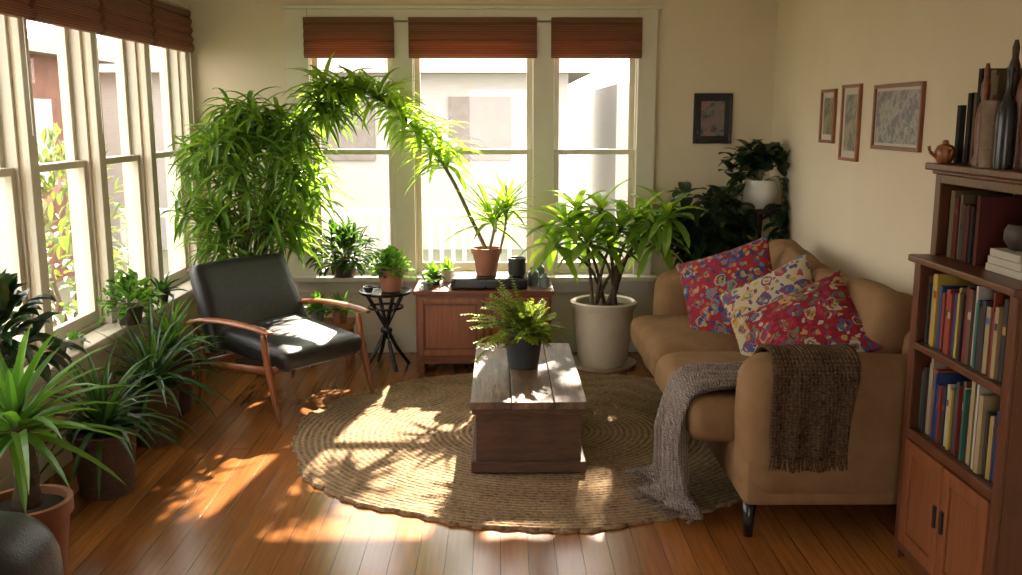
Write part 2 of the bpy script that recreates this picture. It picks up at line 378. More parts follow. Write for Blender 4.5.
def blind(w,loc,rot,h=.23):
    V=[];F=[]
    prof=[]
    K=30
    for k in range(K+1):
        t=k/K; prof.append((-.018-.016*abs(math.sin(t*pi*4))-.01*t,-h*t))
    back=[(.012,z) for _,z in prof[::-1]]
    P=prof+back; m=len(P)
    for x in (0,w):
        for y,z in P: V.append((x,y,z))
    for i in range(m): F.append((i,(i+1)%m,m+(i+1)%m,m+i))
    F.append(tuple(range(m))[::-1]); F.append(tuple(range(m,2*m)))
    e=empty('bamboo_blind',loc,rot)
    obj('shade',V,F,M['blind'],e)
    boxes('headrail',[(0,w,-.03,.012,0,.035)],M['blind'],e)
    V=[];F=[]; tube(V,F,[(w-.06,-.03,-h),(w-.06,-.03,-h-.5)],.0025,5); obj('pull_cord',V,F,M['trim'],e)
for a,b in bw: blind(b-a+.02,(a-.01,YB-.02,2.27),0)
for a,b in lw: blind(b-a+.02,(XL+.045,a-.01,2.30),pi/2)
# ------------------------------------------------------------------ outdoors
boxes('lawn',[(-40,40,6.9,60,-.9,-.7),(-40,-2.4,-20,6.9,-.9,-.7)],M['grass'])
h=empty('neighbour_house')
boxes('facade',[(-7,1.2,17,24,-.7,2.5),(2.3,10,19,25,-.7,2.3)],M['siding'],h)
V=[(-7.4,16.6,2.4),(1.6,16.6,2.4),(1.6,24.4,2.4),(-7.4,24.4,2.4),(-7.4,20.5,4.2),(1.6,20.5,4.2)]
obj('roof',V,[(0,1,5,4),(2,3,4,5),(0,4,3),(1,2,5),(0,3,2,1)],M['roofm'],h)
boxes('house_windows',[(-3.2,-2.2,16.95,17,.9,2.0),(-.9,.2,16.95,17,.9,2.0),(-5.8,-4.8,16.95,17,.9,2.0),(3,4,18.95,19,.8,1.8)],M['roofm'],h)
L=[(-4,.2,10,10.06,.62,.70),(-4,.2,10,10.06,-.3,-.22)]
for i in range(35): L.append((-4+i*.12,-3.96+i*.12,10.01,10.05,-.7,.66))
boxes('picket_railing',L,M['fence'])
h=empty('brick_house')
boxes('facade',[(-12,-6.4,8.6,15.6,-.7,2.5)],M['brickout'],h)
boxes('windows',[(-6.41,-6.36,9.8,10.8,.7,1.9),(-6.41,-6.36,12.6,13.8,.7,1.9)],M['siding'],h)
boxes('roof',[(-12.3,-6.1,8.3,15.9,2.5,2.65)],M['roofm'],h)
def bush(name,c,r,n,L,W,mat,foot=None):
    V=[];F=[]
    for i in range(n):
        d=dirv(U(0,6.28),U(-.9,1.5)); p=Vector(c)+Vector((d.x*r[0],d.y*r[1],d.z*r[2]))*U(.45,1)
        leaf(V,F,p,d+Vector((U(-.5,.5),U(-.5,.5),U(-.3,.6))),L*U(.6,1.2),W*U(.7,1.2),.6,n=3,shape=1)
    V=[(v[0],v[1],max(v[2],-.68)) for v in V]
    e=empty(name); obj('foliage',V,F,mat,e,recalc=False)
    V=[];F=[]
    for i in range(6):
        a=U(0,6.28); tip=(c[0]+math.cos(a)*r[0]*.4,c[1]+math.sin(a)*r[1]*.4,c[2])
        if foot: tube(V,F,smoothpts([(foot[0],foot[1],-.7),(foot[0]+.05,foot[1],1.5),(foot[0],foot[1],3.0),tip],5),.05,7)
        else: tube(V,F,[(c[0],c[1],-.7),tip],[.03,.012],6)
    obj('branches',V,F,M['bark'],e)
bush('garden_shrub',(-3.6,7.2,.2),(.7,1.0,.9),480,.16,.06,M['outL'])
bush('garden_shrub',(-3.6,5.4,.0),(.5,.8,.75),330,.16,.06,M['outL'])
bush('garden_shrub',(-4.4,9.6,.4),(.8,.7,1.1),420,.16,.06,M['outL'])
bush('garden_shrub',(-5.2,6.6,-.1),(.6,.8,.6),300,.2,.08,M['outL'])
bush('added_shade_tree',(1.75,11.1,4.5),(.75,.7,1.2),480,.24,.12,M['outL'],foot=(2.9,11.1))  # unseen tree, added so its crown blocks sun bound for the right back window
# ------------------------------------------------------------------ rug
V=[];F=[]; NR,NA=150,300; RR=1.36
V.append((0,0,.018))
for i in range(1,NR+1):
    for j in range(NA):
        a=2*pi*j/NA; r=RR*i/NR
        ed=(i/NR)**3
        wob=1+ed*(.018*math.sin(3*a+1)+.014*math.sin(7*a)+.008*math.sin(17*a+2))+(.007*math.sin(75*a) if i>=NR-1 else 0)
        z=.014+.003*abs(math.sin(pi*(i/3.0))) + (0 if i<NR else -.012)
        V.append((r*wob*math.cos(a),r*wob*math.sin(a),z))
for j in range(NA): F.append((0,1+j,1+(j+1)%NA))
for i in range(NR-1):
    for j in range(NA):
        a=1+i*NA+j; b=1+i*NA+(j+1)%NA; F.append((a,a+NA,b+NA,b))
o=obj('round_jute_rug',V,F,M['rug'],smooth=True,loc=(.25,4.82,0),recalc=False); o.scale=(1,.885,1)
# ------------------------------------------------------------------ trunk
e=empty('wooden_trunk',(.13,4.765,.02))
boxes('body',[(-.245,.245,-.55,.55,.03,.31)],M['trunkbody'],e,bevel=.004)
boxes('plinth',[(-.268,.268,-.572,.572,0,.055)],M['trunkbody'],e,bevel=.006)
boxes('lid',[(-.268,-.082,-.578,.578,.31,.345),(-.079,.115,-.578,.578,.31,.344),(.118,.268,-.578,.578,.31,.345)],M['trunklid'],e,bevel=.004)
boxes('lid_lip',[(-.262,.262,-.572,-.556,.285,.31),(-.262,.262,.556,.572,.285,.31),(-.262,-.248,-.556,.556,.285,.31),(.248,.262,-.556,.556,.285,.31)],M['trunkbody'],e,bevel=.002)
# ------------------------------------------------------------------ pots
def pot(e,c,rt,rb,h,mat,rim=.02,saucer=0,mat2=None):
    x,y,z=c
    prof=[(0,0),(rb,0),(rb+(rt-rb)*.5,h*.5),(rt*.985,h-rim),(rt*1.07,h-rim),(rt*1.08,h),(rt*.93,h),(rt*.9,h-.03),(0,h-.03)]
    lathe('pot',prof,mat,e,c)
    lathe('soil',[(rt*.92,h-.028),(rt*.5,h-.02),(0,h-.016)],M['soil'],e,c)
def wallclamp(V,lim):
    x0,x1,y0,y1,z0,z1=lim
    return [(max(x0,min(x1,v[0])),max(y0,min(y1,v[1])),max(z0,min(z1,v[2]))) for v in V]
e=empty('weeping_fig_tree')
pot(e,(-1.62,6.15,0),.17,.13,.30,M['basket'])
V=[];F=[];SV=[];SF=[]
tips=[]
for i in range(84):
    d=dirv(U(0,6.28),U(-1.1,1.4)); rr=U(.35,1)**.6
    c=Vector((-1.58+d.x*.46*rr,6.08+d.y*.34*rr,1.22+d.z*.53*rr))
    if c.x>-1.3 and c.z<.9: c.x-=.2
    tips.append(c)
for k in range(12): tips.append(Vector((-1.32+k*.03+U(-.05,.05),6.1+U(-.1,.1),1.50+k*.025+U(-.06,.08))))
for i,c in enumerate(tips):
    b=Vector((-1.62+U(-.05,.05),6.15+U(-.05,.05),.28)); mid=Vector((b.x*.6+c.x*.4,b.y*.6+c.y*.4,(c.z+.6)/2+.25))
    P=smoothpts([b,mid,c] if c.z>.8 else [b,(b+c)/2+Vector((0,0,.3)),c],5)
    if i%3==0: tube(SV,SF,P,[.010-.006*k/len(P) for k in range(len(P))],5)
    head(V,F,c,13,.28,.036,-.5,1.0,1.5)
V=wallclamp(V,(-2.05,1,5.65,6.53,.05,2.5))
obj('stems',SV,SF,M['stem'],e,smooth=True); obj('leaves',V,F,M['palmL'],e,recalc=False)
def cane(SV,SF,V,F,P,r0,r1,t0,step,L,W,droop,e0=-.2,e1=.8):
    P=smoothpts(P,8); m=len(P)
    tube(SV,SF,P,[r0+(r1-r0)*k/m for k in range(m)],7)
    a=0
    for k in range(int(m*t0),m-1):
        for q in range(step):
            p=P[k].lerp(P[k+1],q/step); a+=2.399
            d=dirv(a+U(-.3,.3),U(e0,e1)); leaf(V,F,p,d,L*U(.7,1.1),W*U(.8,1.2),droop*U(.7,1.3))
    head(V,F,P[-1],14,L,W,-.3,1.2,droop)
PY=6.20
e=empty('arching_dracaena')
pot(e,(-.09,PY,.625),.095,.065,.18,M['terra'],.035)
SV=[];SF=[];V=[];F=[]
cane(SV,SF,V,F,[(-.09,PY,.79),(-.19,PY,1.0),(-.31,PY,1.25),(-.46,PY,1.48),(-.68,PY,1.70),(-.92,PY,1.82),(-1.12,6.18,1.82)],.014,.007,.38,8,.33,.038,1.4,-.2,1.0)
cane(SV,SF,V,F,[(-.07,PY,.79),(-.04,PY,.92),(-.05,PY,.98)],.010,.008,.6,4,.36,.032,.8,.1,1.3)
cane(SV,SF,V,F,[(.0,PY,.79),(.03,PY,.92),(.05,PY,1.08)],.008,.006,.6,4,.28,.028,.8,.1,1.3)
V=wallclamp(V,(-2.05,1,4,6.53,.05,2.5))
obj('stems',SV,SF,M['stem'],e,smooth=True); obj('leaves',V,F,M['brightL'],e,recalc=False)
# ------------------------------------------------------------------ cabinet
e=empty('wooden_cabinet',(-.107,6.24,0))
w=.44;y0,y1=-.21,.21
boxes('carcass',[(-w,w,y0,y1,.09,.52)],M['wood'],e,bevel=.004)
boxes('top',[(-w-.015,w+.015,y0-.015,y1,.52,.548)],M['wood'],e,bevel=.006)
L=[]
for a,b in ((-w+.02,-.01),(.01,w-.02)):
    L+=[(a,a+.03,y0-.014,y0,.12,.50),(b-.03,b,y0-.014,y0,.12,.50),(a+.03,b-.03,y0-.014,y0,.12,.155),(a+.03,b-.03,y0-.014,y0,.465,.50),(a+.045,b-.045,y0-.009,y0,.17,.45)]
boxes('doors',L,M['doorwood'],e,bevel=.003)
boxes('feet',[(-w,-w+.05,y0,y0+.05,0,.09),(w-.05,w,y0,y0+.05,0,.09),(-w,-w+.05,y1-.05,y1,0,.09),(w-.05,w,y1-.05,y1,0,.09),(-w+.05,w-.05,y0+.005,y0+.02,.06,.09)],M['wood'],e,bevel=.004)
for i,x in enumerate((-.03,.03)):
    lathe('knob_%d'%(i+1),[(0,-.012),(.012,-.012),(.016,0),(.012,.012),(0,.012)],M['brass'],e,(x,y0-.022,.33),n=16)
e=empty('record_player')
rbox('case',(-.07,6.20,.587),(.50,.30,.07),.012,M['black'],e)
boxes('lid_edge',[(-.315,.175,6.055,6.345,.6,.606)],M['charcoal'],e)
lathe('black_mug',[(0,0),(.05,0),(.058,.02),(.058,.12),(.052,.12),(.05,.02),(0,.015)],M['charcoal'],None,(.11,6.16,.625))
for x,y,r,h in ((.22,6.22,.035,.12),(.29,6.14,.032,.09),(.26,6.33,.04,.14)):
    lathe('glass_jar',[(0,0),(r,0),(r,h*.75),(r*.6,h*.88),(r*.65,h),(r*.5,h),(r*.5,h*.85),(0,h*.8)],M['glassy'],None,(x,y,.549))
def small_plant(name,c,rt,h,potmat,lm,n=30,L=.12,W=.03,e0=0,e1=1.4,droop=.8,shape=1,stem=True,rise=.03,rim=.012):
    e=empty(name); pot(e,c,rt,rt*.78,h,potmat,rim)
    V=[];F=[]
    for i in range(n):
        d=dirv(i*2.399+U(-.4,.4),e0+(e1-e0)*R()); b=Vector(c)+Vector((U(-.4,.4)*rt,U(-.4,.4)*rt,h-.02))+d*rise*R()
        leaf(V,F,b,d,L*U(.6,1.15),W*U(.7,1.2),droop*U(.6,1.4),shape=shape)
    V=wallclamp(V,(-2.09,1.84,1,6.56,c[2]+.01,2.5))
    obj('leaves',V,F,lm,e,recalc=False); return e
small_plant('small_potted_plant',(-.44,6.26,.549),.045,.07,M['darkpot'],M['midL'],26,.10,.035)
small_plant('small_potted_plant',(-.36,6.38,.549),.04,.08,M['white'],M['midL'],26,.10,.02,.3,1.5,.4)
small_plant('small_potted_plant',(-.47,6.09,.549),.035,.05,M['glassy'],M['deepL'],20,.06,.025)
def bushy(name,c,rt,h,potmat,lm,rad,n,L,W,cz=None,droop=.7,drift=(0,0,0)):
    e=empty(name); pot(e,c,rt,rt*.78,h,potmat,.015)
    V=[];F=[];SV=[];SF=[]
    for i in range(n):
        d=dirv(U(0,6.28),U(-.25,1.5)); base=Vector(c)+Vector((0,0,h-.02))
        p=base+Vector((d.x*rad,d.y*rad,d.z*rad*1.05))*U(.3,1)+Vector(drift)*R()
        leaf(V,F,p,(d+Vector((U(-.6,.6),U(-.6,.6),U(-.3,.4)))),L*U(.7,1.2),W*U(.7,1.2),droop,n=4,shape=1)
        if i%8==0: tube(SV,SF,[base,base.lerp(p,.5)+Vector((0,0,.02)),p],.002,4)
    V=wallclamp(V,(-2.09,1.84,1,6.56,c[2]+.01,2.5))
    obj('leaves',V,F,lm,e,recalc=False); obj('stems',SV,SF,M['stem'],e); return e
bushy('potted_schefflera',(-1.08,6.52,.561),.09,.13,M['darkpot'],M['deepL'],.21,230,.11,.036,droop=1.2)
e=empty('black_plant_stand',(-.76,6.20,0))
lathe('top',[(0,.50),(.165,.50),(.17,.505),(.175,.52),(.168,.52),(.165,.512),(0,.512)],M['black'],e)
V=[];F=[]
for k in range(4):
    a=k*pi/2+.5; c,s=math.cos(a),math.sin(a)
    P=smoothpts([(c*.13,s*.13,.50),(c*.05,s*.05,.36),(-c*.01,-s*.01,.25),(-c*.07,-s*.07,.13),(-c*.16,-s*.16,.0)],5)
    tube(V,F,P,.013,7)
obj('legs',V,F,M['black'],e,smooth=True)
lathe('collar',[(0,.235),(.035,.235),(.04,.25),(.035,.265),(0,.265)],M['black'],e)
lathe('shelf_ring',[(.115,.40),(.12,.408),(.115,.416),(.108,.408),(.115,.40)],M['black'],e)
bushy('potted_jade_plant',(-.72,6.20,.521),.085,.14,M['terra'],M['midL'],.14,260,.05,.034,droop=.3)
lathe('tea_cup',[(0,0),(.02,0),(.035,.04),(.031,.04),(.018,.006),(0,.006)],M['charcoal'],None,(-.86,6.12,.521))
e=empty('low_stool',(-1.15,6.25,0))
boxes('seat',[(-.17,.17,-.13,.13,.27,.30)],M['teak'],e,bevel=.006)
boxes('legs',[(-.15,-.12,-.11,-.08,0,.27),(.12,.15,-.11,-.08,0,.27),(-.15,-.12,.08,.11,0,.27),(.12,.15,.08,.11,0,.27)],M['teak'],e,bevel=.003)
small_plant('small_potted_plant',(-1.07,6.22,.301),.055,.09,M['terra'],M['midL'],34,.13,.028)
small_plant('small_potted_plant',(-1.23,6.27,.301),.05,.09,M['glassy'],M['midL'],34,.12,.03)
# ------------------------------------------------------------------ cream planter plant
e=empty('corn_plant_in_planter')
c=(.69,6.22,.0)
lathe('saucer',[(0,0),(.20,0),(.225,.03),(.215,.03),(.19,.012),(0,.012)],M['cream'],e,c)
lathe('pot',[(0,.012),(.145,.012),(.165,.05),(.195,.28),(.20,.40),(.215,.405),(.22,.44),(.205,.45),(.19,.44),(.185,.40),(0,.40)],M['cream'],e,c)
lathe('soil',[(.186,.402),(.1,.41),(0,.412)],M['soil'],e,c)
V=[];F=[];SV=[];SF=[]
heads=[(.42,6.05,.98),(.50,6.15,1.06),(.64,6.12,1.06),(.56,6.0,.88),(.78,6.05,.96),(.98,6.0,.98),(.70,6.1,.84),(1.02,6.1,.86),(.36,6.1,.84),(1.06,5.98,1.04),(.88,6.1,1.0)]
for i,hh in enumerate(heads):
    b=Vector((c[0]+U(-.09,.09),c[1]+U(-.07,.07),.40)); t=Vector(hh); mid=b.lerp(t,.5)+Vector(((b.x-t.x)*.15,0,.06))
    P=smoothpts([b,mid,t],6); tube(SV,SF,P,[.013-.006*k/len(P) for k in range(len(P))],7)
    head(V,F,t,16,.29,.066,-.5,1.1,1.2,fold=.18,shape=1)
V=wallclamp(V,(-2,1.84,5.83,6.55,.42,2.5))
obj('stems',SV,SF,M['bark'],e,smooth=True); obj('leaves',V,F,M['brightL'],e,recalc=False)
# dark corner plants
e=empty('rubber_plant')
pot(e,(1.36,6.22,0),.16,.12,.34,M['darkpot'])
V=[];F=[];SV=[];SF=[]
for i in range(20):
    t=Vector((1.33+U(-.26,.20),6.2+U(-.2,.2),U(.72,1.18))); b=Vector((1.36+U(-.05,.05),6.22,.32))
    P=smoothpts([b,b.lerp(t,.5)+Vector((0,0,.08)),t],5); tube(SV,SF,P,.007,6)
    for k in range(4,len(P)):
        for q in range(2): leaf(V,F,P[k],dirv(U(0,6.28),U(-.3,.7)),U(.12,.19),U(.06,.09),1.2,shape=1,fold=.12)
    head(V,F,t,6,.18,.08,-.2,1,1,shape=1,fold=.12)
V=wallclamp(V,(-2,1.62,5.87,6.56,.1,2.5))
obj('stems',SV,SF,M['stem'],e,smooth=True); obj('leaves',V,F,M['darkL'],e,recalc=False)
e=empty('tall_plant_stand',(1.70,6.22,0))
lathe('top',[(0,1.03),(.11,1.03),(.115,1.05),(.11,1.06),(0,1.06)],M['darkwood'],e)
lathe('column',[(0,.03),(.025,.03),(.02,.3),(.03,.5),(.02,.7),(.03,1.03),(0,1.03)],M['darkwood'],e,n=20)
V=[];F=[]
for k in range(3):
    a=k*2.094+.5; tube(V,F,[(math.cos(a)*.01,math.sin(a)*.01,.16),(math.cos(a)*.1,math.sin(a)*.1,.08),(math.cos(a)*.13,math.sin(a)*.13,.014)],.014,7)
obj('legs',V,F,M['darkwood'],e,smooth=True)
e=empty('pothos_in_white_pot')
PC=(1.70,6.22)
lathe('pot',[(0,0),(.06,0),(.10,.05),(.112,.11),(.10,.17),(.09,.185),(.083,.18),(.083,.15),(0,.15)],M['white'],e,(PC[0],PC[1],1.061))
lathe('soil',[(.083,.151),(0,.16)],M['soil'],e,(PC[0],PC[1],1.061))
V=[];F=[];SV=[];SF=[]
for i in range(26):
    a=U(0,6.28); r=U(.05,.22); top=Vector((1.68+math.cos(a)*r*.9,6.25+math.sin(a)*r*.7,U(1.31,1.47)))
    P=smoothpts([(PC[0],PC[1],1.21),(PC[0]+math.cos(a)*r*.3,PC[1]+math.sin(a)*r*.3,top.z),top],4); tube(SV,SF,P,.003,5)
    head(V,F,top,5,.14,.075,-.3,1,.9,shape=1,fold=.1)
for a in (2.9,3.3,3.7,5.6,6.0):
    x=PC[0]+math.cos(a)*.12; y=PC[1]+math.sin(a)*.12
    P=smoothpts([(PC[0],PC[1],1.22),(x,y,1.27),(x+math.cos(a)*.04,y-.02,1.1),(x+math.cos(a)*.03,y-.03,.80)],5); tube(SV,SF,P,.003,5)
    for k in range(6,len(P),1): 
        leaf(V,F,P[k],dirv(a+U(-1.0,1.0),U(-.6,.3)),.10,.055,1,shape=1)
        if P[k].z<1.08:
            for q in range(4): leaf(V,F,P[k]+Vector((0,0,U(-.04,.04))),dirv(U(3.2,6.2),U(-.6,.3)),.14,.07,1,shape=1)
V=wallclamp(V,(1.2,1.85,5.87,6.56,.1,2.5))
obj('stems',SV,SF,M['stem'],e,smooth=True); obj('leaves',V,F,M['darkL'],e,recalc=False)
# ------------------------------------------------------------------ trunk-top fern
e=empty('potted_fern')
c=(.12,4.82,.366)
pot(e,c,.104,.078,.20,M['charcoal'],.018)
V=[];F=[];SV=[];SF=[]
for i in range(90):
    az=U(0,6.28); el=U(-.05,1.3); d=dirv(az,el); Lf=U(.14,.25)*(1.35 if math.cos(az)<0 else .85)
    p=Vector(c)+Vector((U(-.05,.05),U(-.05,.05),.185)); P=[p]
    for k in range(9):
        p=p+d*(Lf/9); d=(d+Vector((-.03,0,-.075))).normalized(); P.append(p)
    tube(SV,SF,P,.0016,4)
    for k in range(2,10):
        for sg in (-1,1):
            s=(P[k]-P[k-1]).cross(Vector((U(-.5,.5),U(-.5,.5),1))).normalized()*sg
            dd=(s+ (P[k]-P[k-1]).normalized()*.5+Vector((0,0,.1)))
            leaf(V,F,P[k],dd,.042*(1.15-k/13),.015,.5,n=3,shape=1)
            leaf(V,F,P[k].lerp(P[k-1],.5),dd,.040*(1.15-k/13),.015,.5,n=3,shape=1)
V=[(v[0],v[1],max(v[2],.37)) for v in V]
obj('stems',SV,SF,M['stem'],e); obj('leaves',V,F,M['limeL'],e,recalc=False)
# ------------------------------------------------------------------ armchair (local +x forward)
e=empty('black_leather_armchair',(-1.25,5.43,0),math.radians(-37))
rbox('seat_cushion',(.03,0,.365),(.62,.60,.12),.045,M['leather'],e,(0,0,.02),rot=(0,.10,0))
V,F=rbox_geo(.11,.70,.53,.045,14,(.015,0,0))
V=[(v[0]-.05*math.cos(v[1]*3)*1+.04,v[1]*(1-.05*(v[2]/.27)),v[2]+.01*math.cos(v[1]*5)) for v in V]
obj('back_cushion',V,F,M['leather'],e,smooth=True,loc=(-.33,0,.560),rot=(0,-.42,0),weld=True)
V=[];F=[]
hw=.355
for sy in (-1,1):
    y=sy*hw
    tube(V,F,smoothpts([(.34,y,0),(.29,y,.2),(.25,y,.36),(.235,y,.50)],4),[.011,.013,.015,.017,.019,.020,.020,.020,.019,.018,.018,.017,.016],8)
    tube(V,F,smoothpts([(-.38,y,0),(-.32,y,.2),(-.33,y,.36),(-.40,y,.50)],4),[.011,.013,.015,.017,.019,.020,.020,.020,.019,.018,.018,.017,.016],8)
    tube(V,F,[(.28,y,.30),(-.32,y,.25)],.018,8,flat=1.3)
tube(V,F,[(.25,-hw,.29),(.25,hw,.29)],.016,8,flat=1.3)
tube(V,F,[(-.32,-hw,.25),(-.32,hw,.25)],.016,8,flat=1.3)
tube(V,F,[(-.42,-hw,.48),(-.42,hw,.48)],.014,8)
tube(V,F,[(-.53,-.27,.76),(-.53,.27,.76)],.012,8)
for yy in (-.18,0,.18): tube(V,F,[(-.33,yy,.26),(-.44,yy,.49),(-.53,yy,.76)],.009,6)
obj('frame',V,F,M['teak'],e,smooth=True)
V=[];F=[]
for sy in (-1,1):
    P=smoothpts([(-.42,sy*hw,.48),(-.28,sy*(hw+.005),.51),(-.05,sy*(hw+.015),.53),(.20,sy*(hw+.015),.525),(.31,sy*(hw+.01),.51)],5)
    m=len(P); tube(V,F,P,[.018+.020*math.sin(pi*min(1,.15+k/m*.85)) for k in range(m)],10,flat=.42)
obj('armrests',V,F,M['teak'],e,smooth=True)
# ------------------------------------------------------------------ sofa
e=empty('fabric_sofa')
SY0,SY1=3.47,5.80
rbox('base',(1.385,4.635,.24),(.86,2.26,.20),.03,M['sofa'],e)
mid=(SY0+SY1)/2
aw=.27
for i,(yc) in enumerate((mid-.45,mid+.45)):
    rbox('seat_cushion_%d'%(i+1),(1.15,yc,.405),(.76,.895,.18),.065,M['sofa'],e,(0,0,.03),wob=.014,n=18)
for i,yc in enumerate((SY0+aw/2,SY1-aw/2)):
    V,F=rbox_geo(.87,aw,.58,.11,20)
    W=[]
    for v in V:
        x,y,z=v; t=(z+.29)/.58
        k=1.0-.14*(1-t) if t<.7 else 1.0
        f=x/.435; droop=-.035*max(0,f)**2*t
        p=Vector((x,y*k,z+droop)); p+=noise.noise_vector(p*6)*.006
        W.append(tuple(p))
    obj('arm_%d'%(i+1),W,F,M['sofa'],e,smooth=True,loc=(1.375,yc,.445),weld=True)
rbox('backrest',(1.745,mid,.48),(.19,2.1,.66),.08,M['sofa'],e)
rbox('back_cushion_1',(1.575,mid-.44,.69),(.18,.84,.48),.06,M['sofa'],e,(.04,0,.0),rot=(-.04,.26,.05),wob=.026,n=18,wf=4)
rbox('back_cushion_2',(1.585,mid+.47,.70),(.18,.82,.49),.06,M['sofa'],e,(.04,0,.0),rot=(.05,.20,-.05),wob=.026,n=18,wf=4)
V=[];F=[]
for x in (.99,1.76):
    for y in (3.56,5.71): tube(V,F,[(x,y,.15),(x,y,.0)],[.03,.018],10)
obj('legs',V,F,M['black'],e,smooth=True)
def pillow(name,c,s,T,mat,rot):
    V=[];F=[]; n=22
    for sg in (-1,1):
        b=len(V)
        for i in range(n+1):
            for j in range(n+1):
                u=math.sin(pi/2*(-1+2*i/n)); v=math.sin(pi/2*(-1+2*j/n))
                h=((1-u*u)*(1-v*v))**.5
                x=s/2*u*(1-.07*(1-v*v)); y=s/2*v*(1-.07*(1-u*u))
                wr=.014*noise.noise(Vector((x*9,y*9,sg*3+c[1])))
                V.append((x,y,sg*(T/2*h+wr*h)))
        for i in range(n):
            for j in range(n):
                a=b+i*(n+1)+j; f=(a,a+n+1,a+n+2,a+1); F.append(f if sg>0 else f[::-1])
    o=obj(name,V,F,mat,None,smooth=True,loc=c,weld=True); o.rotation_euler=rot
    return o
def orient(n,roll):
    n=Vector(n).normalized(); q=n.to_track_quat('Z','Y'); 
    return (q.to_matrix()@Matrix.Rotation(roll,3,'Z')).to_euler()
pillow('floral_pillow',(1.24,5.02,.70),.54,.18,M['pilA'],orient((-.55,-.76,.38),.40))
pillow('floral_pillow',(1.34,4.50,.70),.48,.17,M['pilB'],orient((-.60,-.66,.45),.6))
pillow('floral_pillow',(1.34,4.02,.735),.48,.17,M['pilC'],orient((-.50,-.52,.70),.72))
# throws
def surf(name,f,nu,nv,mat,thick,parent):
    V=[];F=[]
    for i in range(nu+1):
        for j in range(nv+1): V.append(tuple(f(i/nu,j/nv)))
    for i in range(nu):
        for j in range(nv):
            a=i*(nv+1)+j; F.append((a,a+nv+1,a+nv+2,a+1))
    return obj(name,V,F,mat,parent,smooth=True,solid=thick,recalc=False)
def pathf(P):
    P=smoothpts(P,10); L=[0]
    for a,b in zip(P,P[1:]): L.append(L[-1]+(b-a).length)
    def g(t):
        s=t*L[-1]
        for k in range(len(P)-1):
            if L[k+1]>=s: return P[k].lerp(P[k+1],(s-L[k])/max(1e-6,L[k+1]-L[k]))
        return P[-1]
    return g
e=empty('brown_throw_blanket')
g=pathf([(0,3.80,.60),(0,3.765,.68),(0,3.70,.742),(0,3.60,.762),(0,3.51,.748),(0,3.447,.69),(0,3.44,.55),(0,3.438,.385)])
def fb(u,v):
    p=g(u); hang=max(0,u-.55); x=1.02+.33*v+.02*math.sin(u*5)+hang*.10*(.5-v)
    y=p.y-.008-.022*hang*(1+math.sin(v*19+u*2)); z=p.z+.006*math.sin(v*13+1)*(1-hang)*.5-.02*hang*math.sin(v*3)
    return Vector((x,y,z))
surf('cloth',fb,60,40,M['knitbrown'],.016,e)
V=[];F=[]
for k in range(34):
    p=fb(1,k/33); tube(V,F,[p,p+Vector((U(-.006,.006),-.002,-.03)),p+Vector((U(-.01,.01),-.002,-.055))],.0035,5)
obj('fringe',V,F,M['knitbrown'],e)
e=empty('gray_throw_blanket')
g=pathf([(1.24,0,.62),(1.18,0,.56),(1.05,0,.535),(.90,0,.53),(.80,0,.50),(.765,0,.42),(.775,0,.25),(.77,0,.10),(.73,0,.050),(.66,0,.036)])
def fg(u,v):
    p=g(u); wd=.32+.26*u*u; yc=3.97-.06*u+.03*math.sin(u*2.5)
    fold=math.sin(v*21+u*4+1.5*math.sin(v*5)); a=.034*min(1,.35+u)
    y=yc+(v-.5)*wd
    if u<.5: return Vector((p.x,y,p.z+.012*fold+.010))
    w=min(1,(u-.5)*5); flo=max(0,min(1,(u-.85)*7))
    inner=.15*flo*max(0,.55-v)*2
    return Vector((p.x-a*w*(1+fold)-.04*flo*math.sin(v*6)+inner,y,max(.036,p.z+.012*fold*(1-w)+.012*flo*(1+fold))))
surf('cloth',fg,90,60,M['knitgray'],.016,e)
V=[];F=[]
for k in range(44):
    p=fg(1,k/43); p.z=max(p.z,.034); tube(V,F,[p,p+Vector((-.03,U(-.025,.005),-.004)),p+Vector((-.06,U(-.04,.01),-.006))],.004,5)
obj('fringe',V,F,M['knitgray'],e)
# ------------------------------------------------------------------ bookshelf
e=empty('bookshelf')
BX0,BX1,BY0,BY1=1.52,1.845,2.70,3.40
t=.028
L=[(BX0,BX1,BY0,BY0+t,.0,1.135),(BX0,BX1,BY1-t,BY1,.0,1.135),(BX1-.012,BX1,BY0+t,BY1-t,.05,1.45),
   (BX0+.005,BX1-.012,BY0+t,BY1-t,.05,.08),(BX0+.005,BX1-.012,BY0+t,BY1-t,.49,.515),(BX0+.005,BX1-.012,BY0+t,BY1-t,.82,.842),
   (BX0+.02,BX0+.04,BY0+t,BY1-t,.0,.05)]
boxes('case_lower',L,M['cherry'],e,bevel=.003)
boxes('face_frame',[(BX0-.012,BX0,BY0,BY0+.045,.0,1.135),(BX0-.012,BX0,BY1-.045,BY1,0,1.135),(BX0-.012,BX0,BY0+.045,BY1-.045,.485,.52),(BX0-.012,BX0,BY0+.045,BY1-.045,.82,.845),(BX0-.012,BX0,BY0+.045,BY1-.045,.04,.07)],M['cherry'],e,bevel=.003)
boxes('ledge',[(BX0-.035,BX1,BY0-.02,BY1+.012,1.135,1.16)],M['cherry'],e,bevel=.006)
U0=BX0+.05
boxes('case_upper',[(U0,BX1-.012,BY0,BY0+t,1.16,1.45),(U0,BX1-.012,BY1-t,BY1,1.16,1.45),(U0-.01,U0,BY0,BY0+.04,1.16,1.45),(U0-.01,U0,BY1-.04,BY1,1.16,1.45),(U0-.01,U0,BY0+.04,BY1-.04,1.42,1.45)],M['cherry'],e,bevel=.003)
boxes('cornice',[(U0-.02,BX1,BY0-.01,BY1+.012,1.45,1.465),(U0-.045,BX1,BY0-.02,BY1+.02,1.465,1.49)],M['cherry'],e,bevel=.006)
L=[]
ym=(BY0+BY1)/2
